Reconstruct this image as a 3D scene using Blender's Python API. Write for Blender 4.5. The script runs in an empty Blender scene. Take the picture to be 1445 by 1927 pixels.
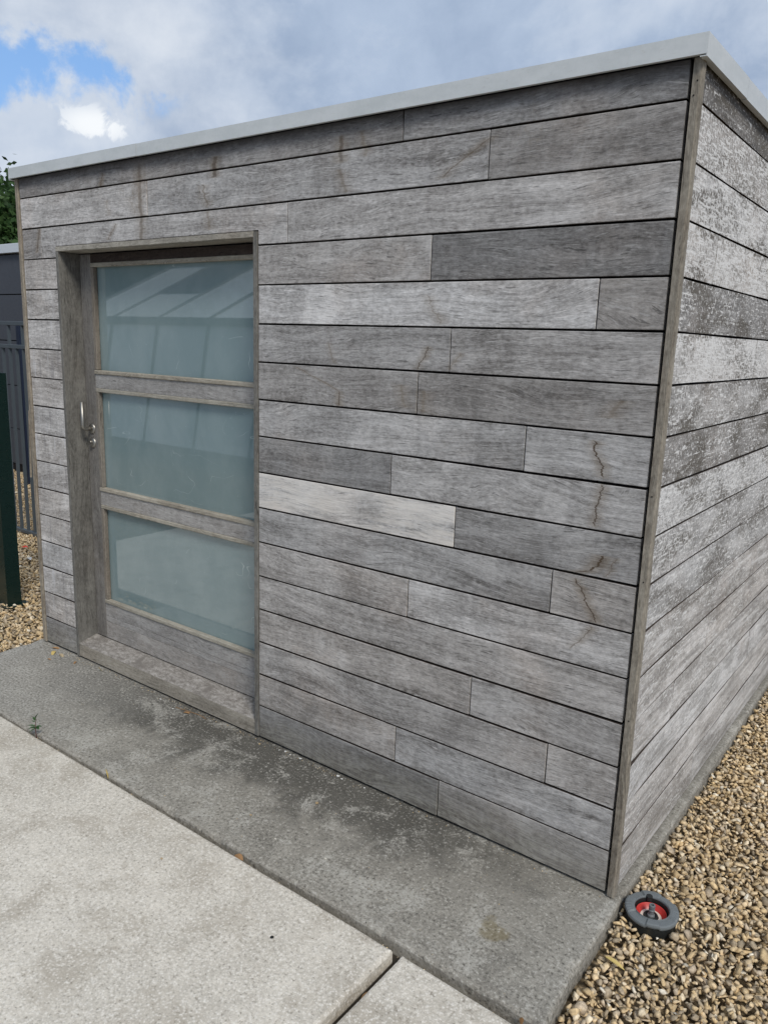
import bpy, bmesh, math, random
import numpy as np
from mathutils import Vector, Matrix, noise as mnoise

random.seed(7); rng = np.random.default_rng(11)
S = bpy.context.scene
COL = S.collection

# ------------------------------------------------------------------ camera
YAW, PIT, ROL = 0.6393, -0.2142, 0.0323
CAM = Vector((0.7399, -2.2809, 1.7499))
fw = Vector((-math.sin(YAW)*math.cos(PIT), math.cos(YAW)*math.cos(PIT), math.sin(PIT)))
r0 = Vector((math.cos(YAW), math.sin(YAW), 0)); u0 = r0.cross(fw)
rt = math.cos(ROL)*r0 + math.sin(ROL)*u0
up = -math.sin(ROL)*r0 + math.cos(ROL)*u0
cd = bpy.data.cameras.new('camera'); cam = bpy.data.objects.new('camera', cd); COL.objects.link(cam)
M = Matrix.Identity(4)
for i in range(3):
    M[i][0], M[i][1], M[i][2], M[i][3] = rt[i], up[i], -fw[i], CAM[i]
cam.matrix_world = M
cd.sensor_fit = 'HORIZONTAL'; cd.sensor_width = 36; cd.lens = 36*1482.6/1445
cd.clip_start = 0.05; cd.clip_end = 3000
S.camera = cam
S.render.resolution_x = 767; S.render.resolution_y = 1024

# ------------------------------------------------------------------ colour management
S.view_settings.view_transform = 'Standard'; S.view_settings.look = 'None'
S.view_settings.gamma = 1; S.view_settings.use_curve_mapping = False
S.view_settings.exposure = 0.12

# ------------------------------------------------------------------ sun + sky
SUN_EL, SUN_AZ = 46, 123      # azimuth clockwise from +Y
sdir = Vector((math.sin(math.radians(SUN_AZ))*math.cos(math.radians(SUN_EL)),
               math.cos(math.radians(SUN_AZ))*math.cos(math.radians(SUN_EL)), math.sin(math.radians(SUN_EL))))
sl = bpy.data.lights.new('sun', 'SUN'); sl.energy = 2.2; sl.angle = math.radians(16); sl.color = (1.0, .95, .87)
so = bpy.data.objects.new('sun', sl); COL.objects.link(so)
so.rotation_euler = (-sdir).to_track_quat('-Z', 'Y').to_euler(); so.location = (0, 0, 30)


class NT:
    """tiny node-graph writer"""
    def __init__(s, tree): s.t = tree
    def node(s, typ, ins=None, out=0, **props):
        n = s.t.nodes.new(typ)
        for k, v in props.items(): setattr(n, k, v)
        for k, v in (ins or {}).items():
            sock = n.inputs[k]
            if isinstance(v, bpy.types.NodeSocket): s.t.links.new(v, sock)
            else: sock.default_value = v
        return n.outputs[out] if out is not None else n
    def m(s, op, a, b=None, c=None, clamp=False):
        ins = {0: a}
        if b is not None: ins[1] = b
        if c is not None: ins[2] = c
        return s.node('ShaderNodeMath', ins, operation=op, use_clamp=clamp)
    def vm(s, op, a, b=None):
        ins = {0: a}
        if b is not None: ins[1] = b
        return s.node('ShaderNodeVectorMath', ins, out=1 if op in ('LENGTH', 'DOT_PRODUCT', 'DISTANCE') else 0, operation=op)
    def xyz(s, v):
        n = s.node('ShaderNodeSeparateXYZ', {0: v}, out=None); return n.outputs
    def comb(s, x, y, z): return s.node('ShaderNodeCombineXYZ', {0: x, 1: y, 2: z})
    def noise(s, vec, scale=1, detail=3, rough=.55, dist=0, out=0):
        return s.node('ShaderNodeTexNoise', {'Vector': vec, 'Scale': scale, 'Detail': detail, 'Roughness': rough, 'Distortion': dist}, out=out)
    def voro(s, vec, scale=1, feature='F1', out='Distance'):
        return s.node('ShaderNodeTexVoronoi', {'Vector': vec, 'Scale': scale}, out=out, feature=feature)
    def mr(s, v, a, b, c=0, d=1, smooth=True):
        return s.node('ShaderNodeMapRange', {0: v, 1: a, 2: b, 3: c, 4: d}, interpolation_type='SMOOTHSTEP' if smooth else 'LINEAR', clamp=True)
    def mix(s, f, a, b, blend='MIX'):
        n = s.t.nodes.new('ShaderNodeMix'); n.data_type = 'RGBA'; n.blend_type = blend; n.clamp_factor = True
        for i, v in ((0, f), (6, a), (7, b)):
            if isinstance(v, bpy.types.NodeSocket): s.t.links.new(v, n.inputs[i])
            elif i == 0: n.inputs[0].default_value = v
            else: n.inputs[i].default_value = (*v, 1) if len(v) == 3 else v
        return n.outputs[2]
    def grey(s, v): return s.comb(v, v, v)
    def mul(s, col, v): return s.vm('MULTIPLY', col, s.grey(v) if isinstance(v, bpy.types.NodeSocket) else (v, v, v))
    def pos(s): return s.node('ShaderNodeNewGeometry', out='Position')
    def bump(s, h, strength, dist): return s.node('ShaderNodeBump', {'Strength': strength, 'Distance': dist, 'Height': h})


W = bpy.data.worlds.new('World'); S.world = W; W.use_nodes = True
wt = W.node_tree; wt.nodes.clear(); w = NT(wt)
tc = w.node('ShaderNodeTexCoord', out='Generated')
sky = w.node('ShaderNodeTexSky', {}, sky_type='NISHITA', sun_disc=False, sun_elevation=math.radians(SUN_EL),
             sun_rotation=math.radians(SUN_AZ), air_density=1.0, dust_density=.6, ozone_density=1.2)
sx, sy, sz = w.xyz(tc)
den = w.m('ADD', w.m('MAXIMUM', sz, 0.0), .30)
cp = w.comb(w.m('DIVIDE', sx, den), w.m('DIVIDE', sy, den), w.m('MULTIPLY', sz, .6))
n1 = w.noise(cp, 2.1, 7, .56, .35)
n2 = w.noise(w.vm('ADD', cp, (7.3, 2.2, .4)), 1.1, 4, .5, .2)
n3 = w.noise(w.vm('ADD', cp, (1.7, 9.2, .4)), 3.6, 8, .60, .5)
n4 = w.noise(w.vm('ADD', cp, (4.7, 3.3, 1.4)), 9.0, 6, .60, .3)


def skyspot(d, axis_w, axis_h):
    d = Vector(d).normalized(); h = Vector((0, 0, 1)).cross(d).normalized(); v = d.cross(h)
    a = w.m('DIVIDE', w.vm('DOT_PRODUCT', tc, tuple(h)), axis_w)
    b = w.m('DIVIDE', w.vm('DOT_PRODUCT', tc, tuple(v)), axis_h)
    front = w.m('GREATER_THAN', w.vm('DOT_PRODUCT', tc, tuple(d)), 0)
    q = w.m('SQRT', w.m('ADD', w.m('MULTIPLY', a, a), w.m('MULTIPLY', b, b)))
    return w.m('MULTIPLY', w.mr(q, 1.6, 0.2), front)


def pixdir(x, y):
    return fw*1482.6 + rt*(x-722.5) - up*(y-963.5)


hole = w.m('ADD', w.m('MAXIMUM', skyspot(pixdir(95, 140), .105, .040), skyspot(pixdir(-160, 120), .12, .05)),
           w.m('MULTIPLY', w.mr(n2, .68, .78), .9))
f1 = w.noise(tc, 9, 8, .62, .25); f2 = w.noise(w.vm('ADD', tc, (3.3, 1.1, .2)), 22, 7, .62, .5); f3 = w.noise(w.vm('ADD', tc, (.3, 5.1, .2)), 4.2, 8, .60, .3)
hmask = w.mr(w.m('SUBTRACT', hole, w.m('ADD', w.m('MULTIPLY', w.m('SUBTRACT', f1, .5), 3.6), w.m('MULTIPLY', w.m('SUBTRACT', f2, .5), 1.2))), .22, .85)
hmask = w.m('MULTIPLY', hmask, w.mr(hole, .04, .30))
puff = w.mr(w.m('ADD', w.m('MULTIPLY', skyspot(pixdir(178, 234), .034, .015), .9), w.m('ADD', w.m('MULTIPLY', w.m('SUBTRACT', f2, .5), 4.2), w.m('MULTIPLY', w.m('SUBTRACT', f1, .5), 1.0))), .42, .80)
puff = w.m('MULTIPLY', puff, skyspot(pixdir(178, 234), .042, .019), clamp=True)
bright = w.m('ADD', w.m('MULTIPLY', w.mr(n1, .42, .66), .42), w.m('MULTIPLY', skyspot(pixdir(300, 130), .19, .10), .50))
bright = w.m('SUBTRACT', bright, w.m('ADD', w.m('MULTIPLY', skyspot(pixdir(720, 100), .20, .09), .26), w.m('MULTIPLY', skyspot(pixdir(1150, 30), .26, .08), .18)))
bright = w.m('ADD', bright, w.m('ADD', w.m('MULTIPLY', w.m('SUBTRACT', f3, .5), 1.5), w.m('MULTIPLY', w.m('SUBTRACT', f1, .5), .9)), clamp=True)
K = 10.0
base = w.mix(w.mr(w.m('ADD', w.m('MULTIPLY', f3, .6), w.m('MULTIPLY', f1, .4)), .38, .62), (.31*K, .395*K, .54*K), (.415*K, .505*K, .65*K))
cc = w.mix(bright, base, (.66*K, .71*K, .785*K))
skyb = w.mix(.55, w.vm('MULTIPLY', sky, (1.3, 1.3, 1.3)), (.20*K, .42*K, .84*K))
full = w.mix(hmask, cc, skyb)
full = w.mix(puff, full, (.86*K, .89*K, .92*K))
bg = w.node('ShaderNodeBackground', {'Color': full, 'Strength': .1})
w.node('ShaderNodeOutputWorld', {'Surface': bg}, out=None)

# ------------------------------------------------------------------ materials


def newmat(name):
    m = bpy.data.materials.new(name); m.use_nodes = True; m.node_tree.nodes.clear()
    return m, NT(m.node_tree)


def finish(g, color, rough=.8, normal=None, spec=.3, metallic=0, coat=None, transl=None):
    ins = {'Base Color': color, 'Roughness': rough, 'Specular IOR Level': spec, 'Metallic': metallic}
    if normal is not None: ins['Normal'] = normal
    if coat: ins['Coat Weight'] = coat[0]; ins['Coat Roughness'] = coat[1]
    b = g.node('ShaderNodeBsdfPrincipled', ins)
    if transl:
        t = g.node('ShaderNodeBsdfTranslucent', {'Color': transl})
        b = g.node('ShaderNodeMixShader', {0: .3, 1: b, 2: t})
    g.node('ShaderNodeOutputMaterial', {'Surface': b}, out=None)


def attr(g, name, typ='OBJECT'):
    return g.node('ShaderNodeAttribute', {}, out='Fac', attribute_name=name, attribute_type=typ)


def drips(g, x, z, P, lst):
    tot = None; halt = None
    for i, (x0, z0, x1, z1, amp, wd, st) in enumerate(lst):
        t = g.m('DIVIDE', g.m('SUBTRACT', z0, z), z0-z1)
        base = g.m('MULTIPLY_ADD', t, x1-x0, x0)
        n = g.noise(g.comb(i*3.1, 0, z), 26, 4, .7)
        cx = g.m('MULTIPLY_ADD', g.m('SUBTRACT', n, .5), amp, base)
        d = g.m('ABSOLUTE', g.m('SUBTRACT', x, cx))
        line = g.m('SUBTRACT', 1, g.mr(d, wd*.3, wd*1.6))
        halo = g.m('MULTIPLY', g.m('MULTIPLY', g.m('SUBTRACT', 1, g.mr(d, wd*.5, min(.06, wd*10))), .62), g.mr(n, .35, .6, .4, 1))
        k = g.m('MAXIMUM', line, halo)
        rg = g.m('MULTIPLY', g.mr(t, -.06, .05), g.mr(t, 1.06, .92))
        k = g.m('MULTIPLY', g.m('MULTIPLY', k, rg), st)
        tot = k if tot is None else g.m('MAXIMUM', tot, k)
    return tot


def wood(name, axis, dark=(.13, .125, .125), light=(.34, .335, .34), warm=(.22, .18, .145), fleck=False, stains=None,
         blot=1.0, grime_shade=0.0, contrast=1.0, attrs=True):
    m, g = newmat(name)
    P = g.pos(); px, py, pz = g.xyz(P)
    if axis == 'x': u, v, d = px, g.m('MULTIPLY_ADD', py, .9, pz), py
    elif axis == 'y': u, v, d = py, g.m('MULTIPLY_ADD', px, .9, pz), px
    else: u, v, d = pz, g.m('MULTIPLY_ADD', py, .9, px), py
    r = g.node('ShaderNodeObjectInfo', {}, out='Random')
    ro = g.m('MULTIPLY', r, 53.0)
    # slow warping of the grain lines, different on each board
    wv = g.noise(g.comb(g.m('MULTIPLY', u, 1.6), g.m('MULTIPLY', v, 5), ro), 1, 2, .5)
    slope = g.m('MULTIPLY', g.m('SUBTRACT', g.m('FRACT', g.m('MULTIPLY', r, 7.31)), .5), .10)
    vv = g.m('ADD', g.m('ADD', v, g.m('MULTIPLY', g.m('SUBTRACT', wv, .5), .16)), g.m('MULTIPLY', u, slope))
    dd = g.m('MULTIPLY_ADD', d, 3.0, ro)
    fib = g.noise(g.comb(g.m('MULTIPLY', u, 4), g.m('MULTIPLY', vv, 62), dd), 1, 6, .70)
    dash = g.noise(g.comb(g.m('MULTIPLY', u, 13), g.m('MULTIPLY', vv, 170), dd), 1, 4, .68)
    ring = g.noise(g.comb(g.m('MULTIPLY', u, 1.1), g.m('MULTIPLY', vv, 22), dd), 1, 4, .62, .4)
    blo = g.noise(g.comb(g.m('MULTIPLY', u, 3.2), g.m('MULTIPLY', v, 7), ro), 1, 5, .6, .3)
    mott = g.noise(P, 46, 4, .62)
    fac = g.m('MULTIPLY', fib, .9)
    for a, k in ((dash, .85*contrast), (ring, .75), (blo, .75*blot), (mott, .5)):
        fac = g.m('ADD', fac, g.m('MULTIPLY', a, k))
    mid = .5*(.9+.85*contrast+.75+.75*blot+.5)
    mott2 = g.noise(g.comb(g.m('MULTIPLY', u, 55), g.m('MULTIPLY', v, 120), dd), 1, 4, .72)
    fac = g.m('ADD', fac, g.m('MULTIPLY', g.m('SUBTRACT', mott2, .5), .95))
    fac = g.mr(fac, mid-.40, mid+.40, smooth=False)
    col = g.mix(fac, dark, light)
    wm = g.noise(g.vm('ADD', P, (3.1, 5.2, .3)), 2.3, 4, .6)
    col = g.mix(g.m('MULTIPLY', g.mr(wm, .5, .72), .25), col, g.vm('MULTIPLY', col, (1.16, .98, .84)))
    col = g.vm('MULTIPLY', col, g.mix(g.m('FRACT', g.m('MULTIPLY', r, 13.7)), (1.02, .985, .955), (.98, .995, 1.015)))
    sil = g.noise(g.comb(g.m('MULTIPLY', u, 2.1), g.m('MULTIPLY', v, 3.2), g.m('MULTIPLY', ro, 2.3)), 1, 6, .66, .6)
    sil2 = g.noise(g.comb(g.m('MULTIPLY', u, 9), g.m('MULTIPLY', v, 5), g.m('MULTIPLY', ro, 1.7)), 1, 6, .70, .4)
    sm = g.m('ADD', g.m('MULTIPLY', sil, .6), g.m('ADD', g.m('MULTIPLY', sil2, .4), g.m('MULTIPLY', g.m('SUBTRACT', dash, .5), .30)))
    col = g.mix(g.m('MULTIPLY', g.mr(sm, .51, .64), .42), col, tuple(min(1, c*1.28) for c in light))
    col = g.mix(g.m('MULTIPLY', g.mr(sm, .48, .36), .42), col, tuple(c*.95 for c in dark))
    # deep pores
    pore = g.mr(dash, .57, .66)
    col = g.mix(g.m('MULTIPLY', pore, .72), col, tuple(c*.5 for c in dark))
    white = g.mr(dash, .44, .34)
    col = g.mix(g.m('MULTIPLY', white, .45), col, tuple(min(1, c*1.45) for c in light))
    if attrs:
        tone = attr(g, 'tone')
        col = g.mul(col, tone)
        wh = attr(g, 'bleach')
        bl = g.noise(g.comb(g.m('MULTIPLY', u, 3), g.m('MULTIPLY', v, 30), 3.3), 1, 5, .6)
        dk = g.m('ADD', g.vm('DISTANCE', g.vm('MULTIPLY', P, (.55, 1, 1)), (-.575, 0, 1.135)), g.m('MULTIPLY', g.m('SUBTRACT', bl, .5), .16))
        wf = g.m('MULTIPLY', g.mr(g.m('ADD', bl, g.m('MULTIPLY', g.m('SUBTRACT', dash, .5), .6)), .74, .34), g.mr(dk, .015, .07, .25, 1))
        col = g.mix(g.m('MULTIPLY', wh, wf), col, g.mix(g.noise(P, 7, 4, .6), (.80, .785, .76), (.66, .60, .53)))
        # vertical weather marks left by running water
        vs = g.noise(g.comb(g.m('MULTIPLY', u, 26), g.m('MULTIPLY', v, 3), ro), 1, 4, .6)
        sk = attr(g, 'streak')
        col = g.mix(g.m('MULTIPLY', sk, g.mr(vs, .55, .68)), col, (.20, .19, .195))
        col = g.mix(g.m('MULTIPLY', sk, g.mr(vs, .44, .32)), col, (.60, .60, .62))
    if fleck:
        fl = attr(g, 'fleck')
        a1 = g.noise(g.comb(g.m('MULTIPLY', u, 150), g.m('MULTIPLY', v, 62), 1.1), 1, 3, .65)
        a2 = g.noise(g.comb(g.m('MULTIPLY', u, 22), g.m('MULTIPLY', v, 130), ro), 1, 3, .6)
        pat = g.noise(g.comb(g.m('MULTIPLY', u, 3.6), g.m('MULTIPLY', v, 8.5), 8.8), 1, 4, .6)
        longs = g.noise(g.comb(g.m('MULTIPLY', u, 1.5), g.m('MULTIPLY', v, 34), ro), 1, 5, .68)
        low = g.mr(pz, 1.25, .75)
        col = g.mix(g.m('MULTIPLY', g.mr(longs, .50, .36), g.m('MULTIPLY_ADD', low, .45, .12)), col, (.22, .205, .195))
        col = g.mix(g.m('MULTIPLY', g.mr(longs, .52, .66), g.m('MULTIPLY_ADD', low, .5, .3)), col, (.70, .685, .67))
        thr = g.m('SUBTRACT', .745, g.m('ADD', g.m('MULTIPLY', fl, .15), g.m('MULTIPLY', pat, .20)))
        f1 = g.mr(g.m('SUBTRACT', g.m('MAXIMUM', a1, g.m('SUBTRACT', a2, .02)), thr), -.015, .05)
        col = g.mix(g.m('MULTIPLY', f1, .9), col, (.78, .775, .76))
        dm = g.noise(g.comb(g.m('MULTIPLY', u, 3.0), g.m('MULTIPLY', v, 9.0), 5.1), 1, 6, .68, .4)
        col = g.mix(g.m('MULTIPLY', g.m('MULTIPLY', g.mr(dm, .46, .60), g.mr(pz, .6, 1.3, .42, 1)), g.m('SUBTRACT', .85, g.m('MULTIPLY', f1, .75))), col, (.125, .112, .095))
    if stains:
        # run-off under the roof edge
        ru = g.noise(g.comb(g.m('MULTIPLY', u, 5.5), g.m('MULTIPLY', v, 1.6), 4.4), 1, 5, .66, .3)
        rk = g.mr(g.m('ADD', ru, g.m('MULTIPLY', g.m('SUBTRACT', mott2, .5), .35)), .60, .70)
        rk = g.m('MULTIPLY', rk, g.mr(g.m('ADD', pz, g.m('MULTIPLY', blo, .3)), 2.15, 2.5, .12, 1))
        col = g.mix(g.m('MULTIPLY', rk, .5), col, (.155, .12, .078))
        kk = drips(g, px, pz, P, stains)
        col = g.mix(g.m('MULTIPLY', kk, .95), col, g.mix(g.mr(kk, .35, .8), (.215, .165, .11), (.080, .054, .032)))
    if grime_shade:   # splash dirt and algae on the lowest board, mould and painted shadow line under the roof edge
        gn = g.noise(g.comb(g.m('MULTIPLY', u, 6), g.m('MULTIPLY', v, 14), 2), 1, 5, .65)
        k = g.m('MULTIPLY', g.mr(g.m('ADD', pz, g.m('MULTIPLY', gn, .14)), .27, .06), grime_shade)
        col = g.mix(g.m('MULTIPLY', k, .8), col, g.mix(g.mr(g.m('ADD', g.m('MULTIPLY', dash, .6), g.m('MULTIPLY', g.noise(P, 40, 5, .7), .4)), .40, .60), (.085, .072, .052), (.30, .285, .235)))
        k2 = g.m('MULTIPLY', g.mr(g.m('SUBTRACT', pz, g.m('MULTIPLY', gn, .07)), 2.385, 2.465), grime_shade*1.05)
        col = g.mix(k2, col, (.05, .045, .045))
    h = g.m('ADD', g.m('MULTIPLY', fib, .6), g.m('ADD', g.m('MULTIPLY', dash, .6), g.m('MULTIPLY', mott, .25)))
    finish(g, col, .86, g.bump(h, .8, .0026), .2)
    return m


STAINS = [(-.175, 1.475, -.135, 1.365, .07, .0042, .95), (-.135, 1.345, -.150, 1.21, .07, .0038, .85),
          (-.115, 1.125, -.145, 1.07, .07, .0055, 1.0), (-.145, 1.072, -.20, 1.055, .05, .0045, .95),
          (-.195, 1.035, -.115, .905, .05, .0038, .9), (-.07, 1.125, -.095, 1.06, .05, .0028, .6),
          (-.125, .892, -.19, .80, .05, .0032, .65),
          (-.79, 1.735, -.83, 1.655, .06, .0036, .8), (-1.40, 1.640, -1.18, 1.560, .05, .0026, .75),
          (-1.18, 1.560, -1.185, 1.505, .05, .0035, .8), (-.90, 1.60, -.88, 1.52, .06, .008, .5),
          (-.80, 1.585, -.80, 1.51, .04, .009, .45), (-1.24, 1.735, -1.21, 1.66, .03, .003, .5),
          (-.66, 1.72, -.70, 1.66, .05, .003, .5), (-.10, 1.60, -.14, 1.545, .06, .010, .5),
          (-.80, 1.905, -.75, 1.81, .10, .005, .55), (-.60, 2.375, -.77, 2.27, .05, .005, .65),
          (-1.19, 2.45, -1.20, 2.36, .05, .012, .7), (-1.20, 2.34, -1.17, 2.26, .05, .010, .55),
          (-1.85, 2.45, -1.86, 2.37, .05, .016, .75), (-2.345, 2.47, -2.345, 2.12, .05, .014, .62),
          (-1.93, 2.35, -1.90, 2.26, .09, .007, .6), (-1.90, 2.25, -1.90, 2.17, .05, .010, .5),
          (-2.62, 2.46, -2.64, 2.40, .06, .003, .8), (-2.60, 2.34, -2.58, 2.27, .05, .003, .5),
          (-2.53, 2.235, -2.60, 2.165, .06, .003, .75), (-3.175, 2.245, -3.21, 2.13, .02, .003, .9),
          (-2.42, 2.34, -2.38, 2.26, .08, .006, .4), (-1.10, 2.455, -1.08, 2.37, .06, .010, .5)]
M_FRONT = wood('weathered_board_front', 'x', dark=(.135, .126, .118), light=(.59, .575, .560), stains=STAINS, grime_shade=.8)
M_SIDE = wood('weathered_board_side', 'y', dark=(.205, .194, .180), light=(.68, .665, .65), fleck=True, grime_shade=.25)
M_TRIMV = wood('weathered_trim_vertical', 'z', dark=(.115, .098, .078), light=(.38, .345, .285), attrs=False, blot=.8)
M_TRIMH = wood('weathered_trim_horizontal', 'x', dark=(.16, .145, .12), light=(.46, .43, .37), attrs=False, blot=.8)
M_JAMB = wood('door_frame_wood', 'z', dark=(.082, .078, .070), light=(.235, .228, .208), attrs=False, blot=.7, contrast=.7)
M_RAIL = wood('door_rail_wood', 'x', dark=(.18, .17, .16), light=(.44, .43, .415), attrs=False, blot=.9)
M_STILE = wood('door_stile_wood', 'z', dark=(.095, .09, .084), light=(.25, .24, .225), attrs=False, blot=.7, contrast=.7)
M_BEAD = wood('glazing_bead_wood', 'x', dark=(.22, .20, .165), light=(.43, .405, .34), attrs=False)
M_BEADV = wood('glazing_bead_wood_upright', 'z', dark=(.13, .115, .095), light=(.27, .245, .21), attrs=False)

m, g = newmat('sill_top_lichen'); P = g.pos(); a = g.noise(g.vm('MULTIPLY', P, (.6, 1.2, 1)), 48, 8, .78, .3); b = g.noise(P, 130, 4, .75)
c = g.mix(g.mr(g.m('ADD', g.m('MULTIPLY', a, .75), g.m('MULTIPLY', b, .25)), .38, .66), (.165, .148, .130), (.43, .405, .375))
c = g.mix(g.mr(g.noise(P, 9, 4, .6), .52, .70), c, (.185, .168, .150)); finish(g, c, .9, g.bump(b, .4, .002)); M_SILL = m
M_EDGE = wood('shaded_board_edge', 'x', dark=(.03, .022, .018), light=(.09, .072, .06), attrs=False)  # joint shade painted onto the board edges as a near-black brown

m, g = newmat('dark_membrane'); finish(g, (.012, .010, .010, 1), .9); M_DARK = m

m, g = newmat('grey_powder_coated_roof_trim'); P = g.pos()
a = g.noise(g.vm('MULTIPLY', P, (3, 3, 9)), 2, 5, .6); b = g.noise(P, 60, 4, .7)
c = g.mix(g.mr(g.m('ADD', g.m('MULTIPLY', a, .7), g.m('MULTIPLY', b, .3)), .35, .65), (.545, .575, .58), (.625, .65, .655))
sc = g.noise(g.vm('MULTIPLY', P, (9, 9, 30)), 3, 6, .7, 1.5)
c = g.mix(g.m('MULTIPLY', g.mr(sc, .60, .70), .35), c, (.36, .33, .28)); finish(g, c, .42, None, .5); M_FASC = m

m, g = newmat('roof_felt'); finish(g, (.06, .06, .062, 1), .9); M_ROOF = m

m, g = newmat('frosted_glass'); P = g.pos(); x, y, z = g.xyz(P)
a = g.noise(g.vm('MULTIPLY', P, (1, 1, .6)), 5, 4, .6); b = g.noise(P, 130, 2, .5)
c = g.mix(g.mr(a, .35, .68), (.185, .258, .268), (.220, .292, .300))
sv = g.noise(g.vm('MULTIPLY', P, (2.2, 1, 3.4)), 1.6, 2, .5, .6)
scr = g.m('MULTIPLY', g.mr(g.m('ABSOLUTE', g.m('SUBTRACT', sv, .545)), .0040, .0004), g.mr(g.noise(P, 5.5, 3, .5), .56, .66))
c = g.mix(g.m('MULTIPLY', scr, .55), c, (.55, .62, .60))
c = g.mix(g.m('MULTIPLY', g.mr(b, .70, .78), .4), c, (.5, .55, .55))
c = g.mix(g.m('MULTIPLY', g.mr(g.noise(P, 2.4, 5, .65, .5), .52, .70), .35), c, (.27, .335, .34))
finish(g, c, .02, None, .8, coat=(.8, .0)); M_GLASS = m

m, g = newmat('stainless_steel'); P = g.pos()
finish(g, (.36, .345, .315, 1), .46, None, .5, 1.0); M_STEEL = m


def concrete(name, c0, c1, cdark, clight, dark_near_wall=False):
    m, g = newmat(name); P = g.pos(); x, y, z = g.xyz(P)
    big = g.noise(P, 2.3, 5, .6, .3); mid = g.noise(P, 17, 6, .72, .2); fine = g.noise(P, 85, 4, .72); fin2 = g.noise(g.vm('ADD', P, (2, 1, 0)), 190, 3, .7)
    f = g.m('ADD', g.m('MULTIPLY', big, .45), g.m('ADD', g.m('MULTIPLY', mid, .6), g.m('ADD', g.m('MULTIPLY', fine, .8), g.m('MULTIPLY', fin2, .5))))
    c = g.mix(g.mr(f, .93, 1.42, smooth=False), c0, c1)
    if dark_near_wall:
        dx = g.m('ABSOLUTE', g.m('SUBTRACT', x, -1.75))
        wn = g.noise(P, 3.2, 7, .76, .5)
        # algae: black crust in front of the door and along the foot of the wall
        band = g.m('MULTIPLY', g.mr(g.m('ADD', y, g.m('MULTIPLY', g.m('SUBTRACT', wn, .5), .65)), -.56, -.04), g.mr(dx, 1.9, .7, .35, 1))
        blk = g.mr(g.m('ADD', g.m('MULTIPLY', band, .85), g.m('ADD', g.m('MULTIPLY', mid, 1.0), g.m('MULTIPLY', g.m('ADD', fine, fin2), .8))), 1.55, 1.98)
        c = g.mix(g.m('MULTIPLY', blk, .72), c, (.045, .043, .038))
        pn = g.noise(P, 5.2, 9, .80, .5)
        pale = g.mr(g.m('ADD', pn, g.m('MULTIPLY', fine, .4)), .70, .84)
        c = g.mix(g.m('MULTIPLY', pale, .55), c, (.47, .45, .40))
        dkp = g.mr(g.m('ADD', g.noise(g.vm('ADD', P, (9, 4, 0)), 3.6, 9, .80, .5), g.m('MULTIPLY', fine, .35)), .72, .86)
        c = g.mix(g.m('MULTIPLY', dkp, .5), c, (.105, .10, .088))
        vein = g.m('MULTIPLY', g.mr(g.m('ABSOLUTE', g.m('SUBTRACT', g.noise(P, 4.4, 7, .7, .8), .5)), .012, .003), g.mr(pn, .46, .58))
        c = g.mix(g.m('MULTIPLY', vein, .45), c, (.56, .54, .49))
        c = g.mix(g.m('MULTIPLY', g.mr(g.m('ADD', x, g.m('MULTIPLY', big, 1.0)), -1.5, -2.4), .55), c, g.mix(g.mr(fine, .3, .7), (.20, .19, .165), (.48, .46, .42)))
        # browner, paler band along the front rim
        c = g.mix(g.m('MULTIPLY', g.mr(g.m('ADD', y, g.m('MULTIPLY', mid, .10)), -.50, -.58), .4), c, (.33, .30, .255))
        yl = g.m('ADD', g.vm('DISTANCE', P, (-.207, -.375, -.012)), g.m('MULTIPLY', g.m('SUBTRACT', mid, .5), .14))
        c = g.mix(g.m('MULTIPLY', g.mr(yl, .055, .03), .55), c, (.21, .17, .085))
    else:
        st = g.noise(g.vm('ADD', P, (5, 3, 0)), 4.5, 7, .70, .4)
        c = g.mix(g.m('MULTIPLY', g.mr(g.m('ADD', g.m('MULTIPLY', st, .8), g.m('MULTIPLY', mid, .25)), .50, .64), .6), c, (.37, .325, .26))
        c = g.mix(g.m('MULTIPLY', g.mr(g.noise(P, 14, 5, .7, .3), .56, .68), .35), c, (.40, .35, .28))
        ag = g.voro(P, 95); c = g.mix(g.m('MULTIPLY', g.mr(ag, .42, .20), .45), c, clight)
    k = 1.0
    c = g.mix(g.m('MULTIPLY', g.mr(fine, .57, .66), .7*k), c, clight)
    c = g.mix(g.m('MULTIPLY', g.mr(fine, .43, .34), .75*k), c, cdark)
    h = g.m('ADD', g.m('MULTIPLY', fine, .7), g.m('MULTIPLY', mid, .4))
    finish(g, c, .92, g.bump(h, .8, .005), .2); return m


M_SLABD = concrete('stained_concrete', (.145, .135, .115), (.41, .385, .333), (.075, .070, .060), (.52, .50, .45), True)
M_SLABL = concrete('pale_washed_concrete', (.44, .405, .345), (.77, .715, .62), (.27, .24, .195), (.85, .81, .74), False)

m, g = newmat('gravel_stone'); P = g.pos()
ca = g.node('ShaderNodeAttribute', {}, out='Color', attribute_name='col', attribute_type='GEOMETRY')
f = g.noise(P, 120, 4, .65); c = g.mul(ca, g.mr(f, .3, .7, .72, 1.25)); finish(g, c, .82, g.bump(f, .35, .002), .25); M_STONE = m

m, g = newmat('gravel_bed'); P = g.pos(); v = g.voro(P, 42); vc = g.voro(P, 42, out='Color'); a = g.xyz(vc)[0]
c = g.mix(a, (.16, .115, .065), (.47, .36, .22)); c = g.mul(c, g.mr(v, .55, .1, .35, 1.0))
finish(g, c, .9, g.bump(g.m('SUBTRACT', 1, v), .9, .015), .15); M_BED = m


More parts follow.
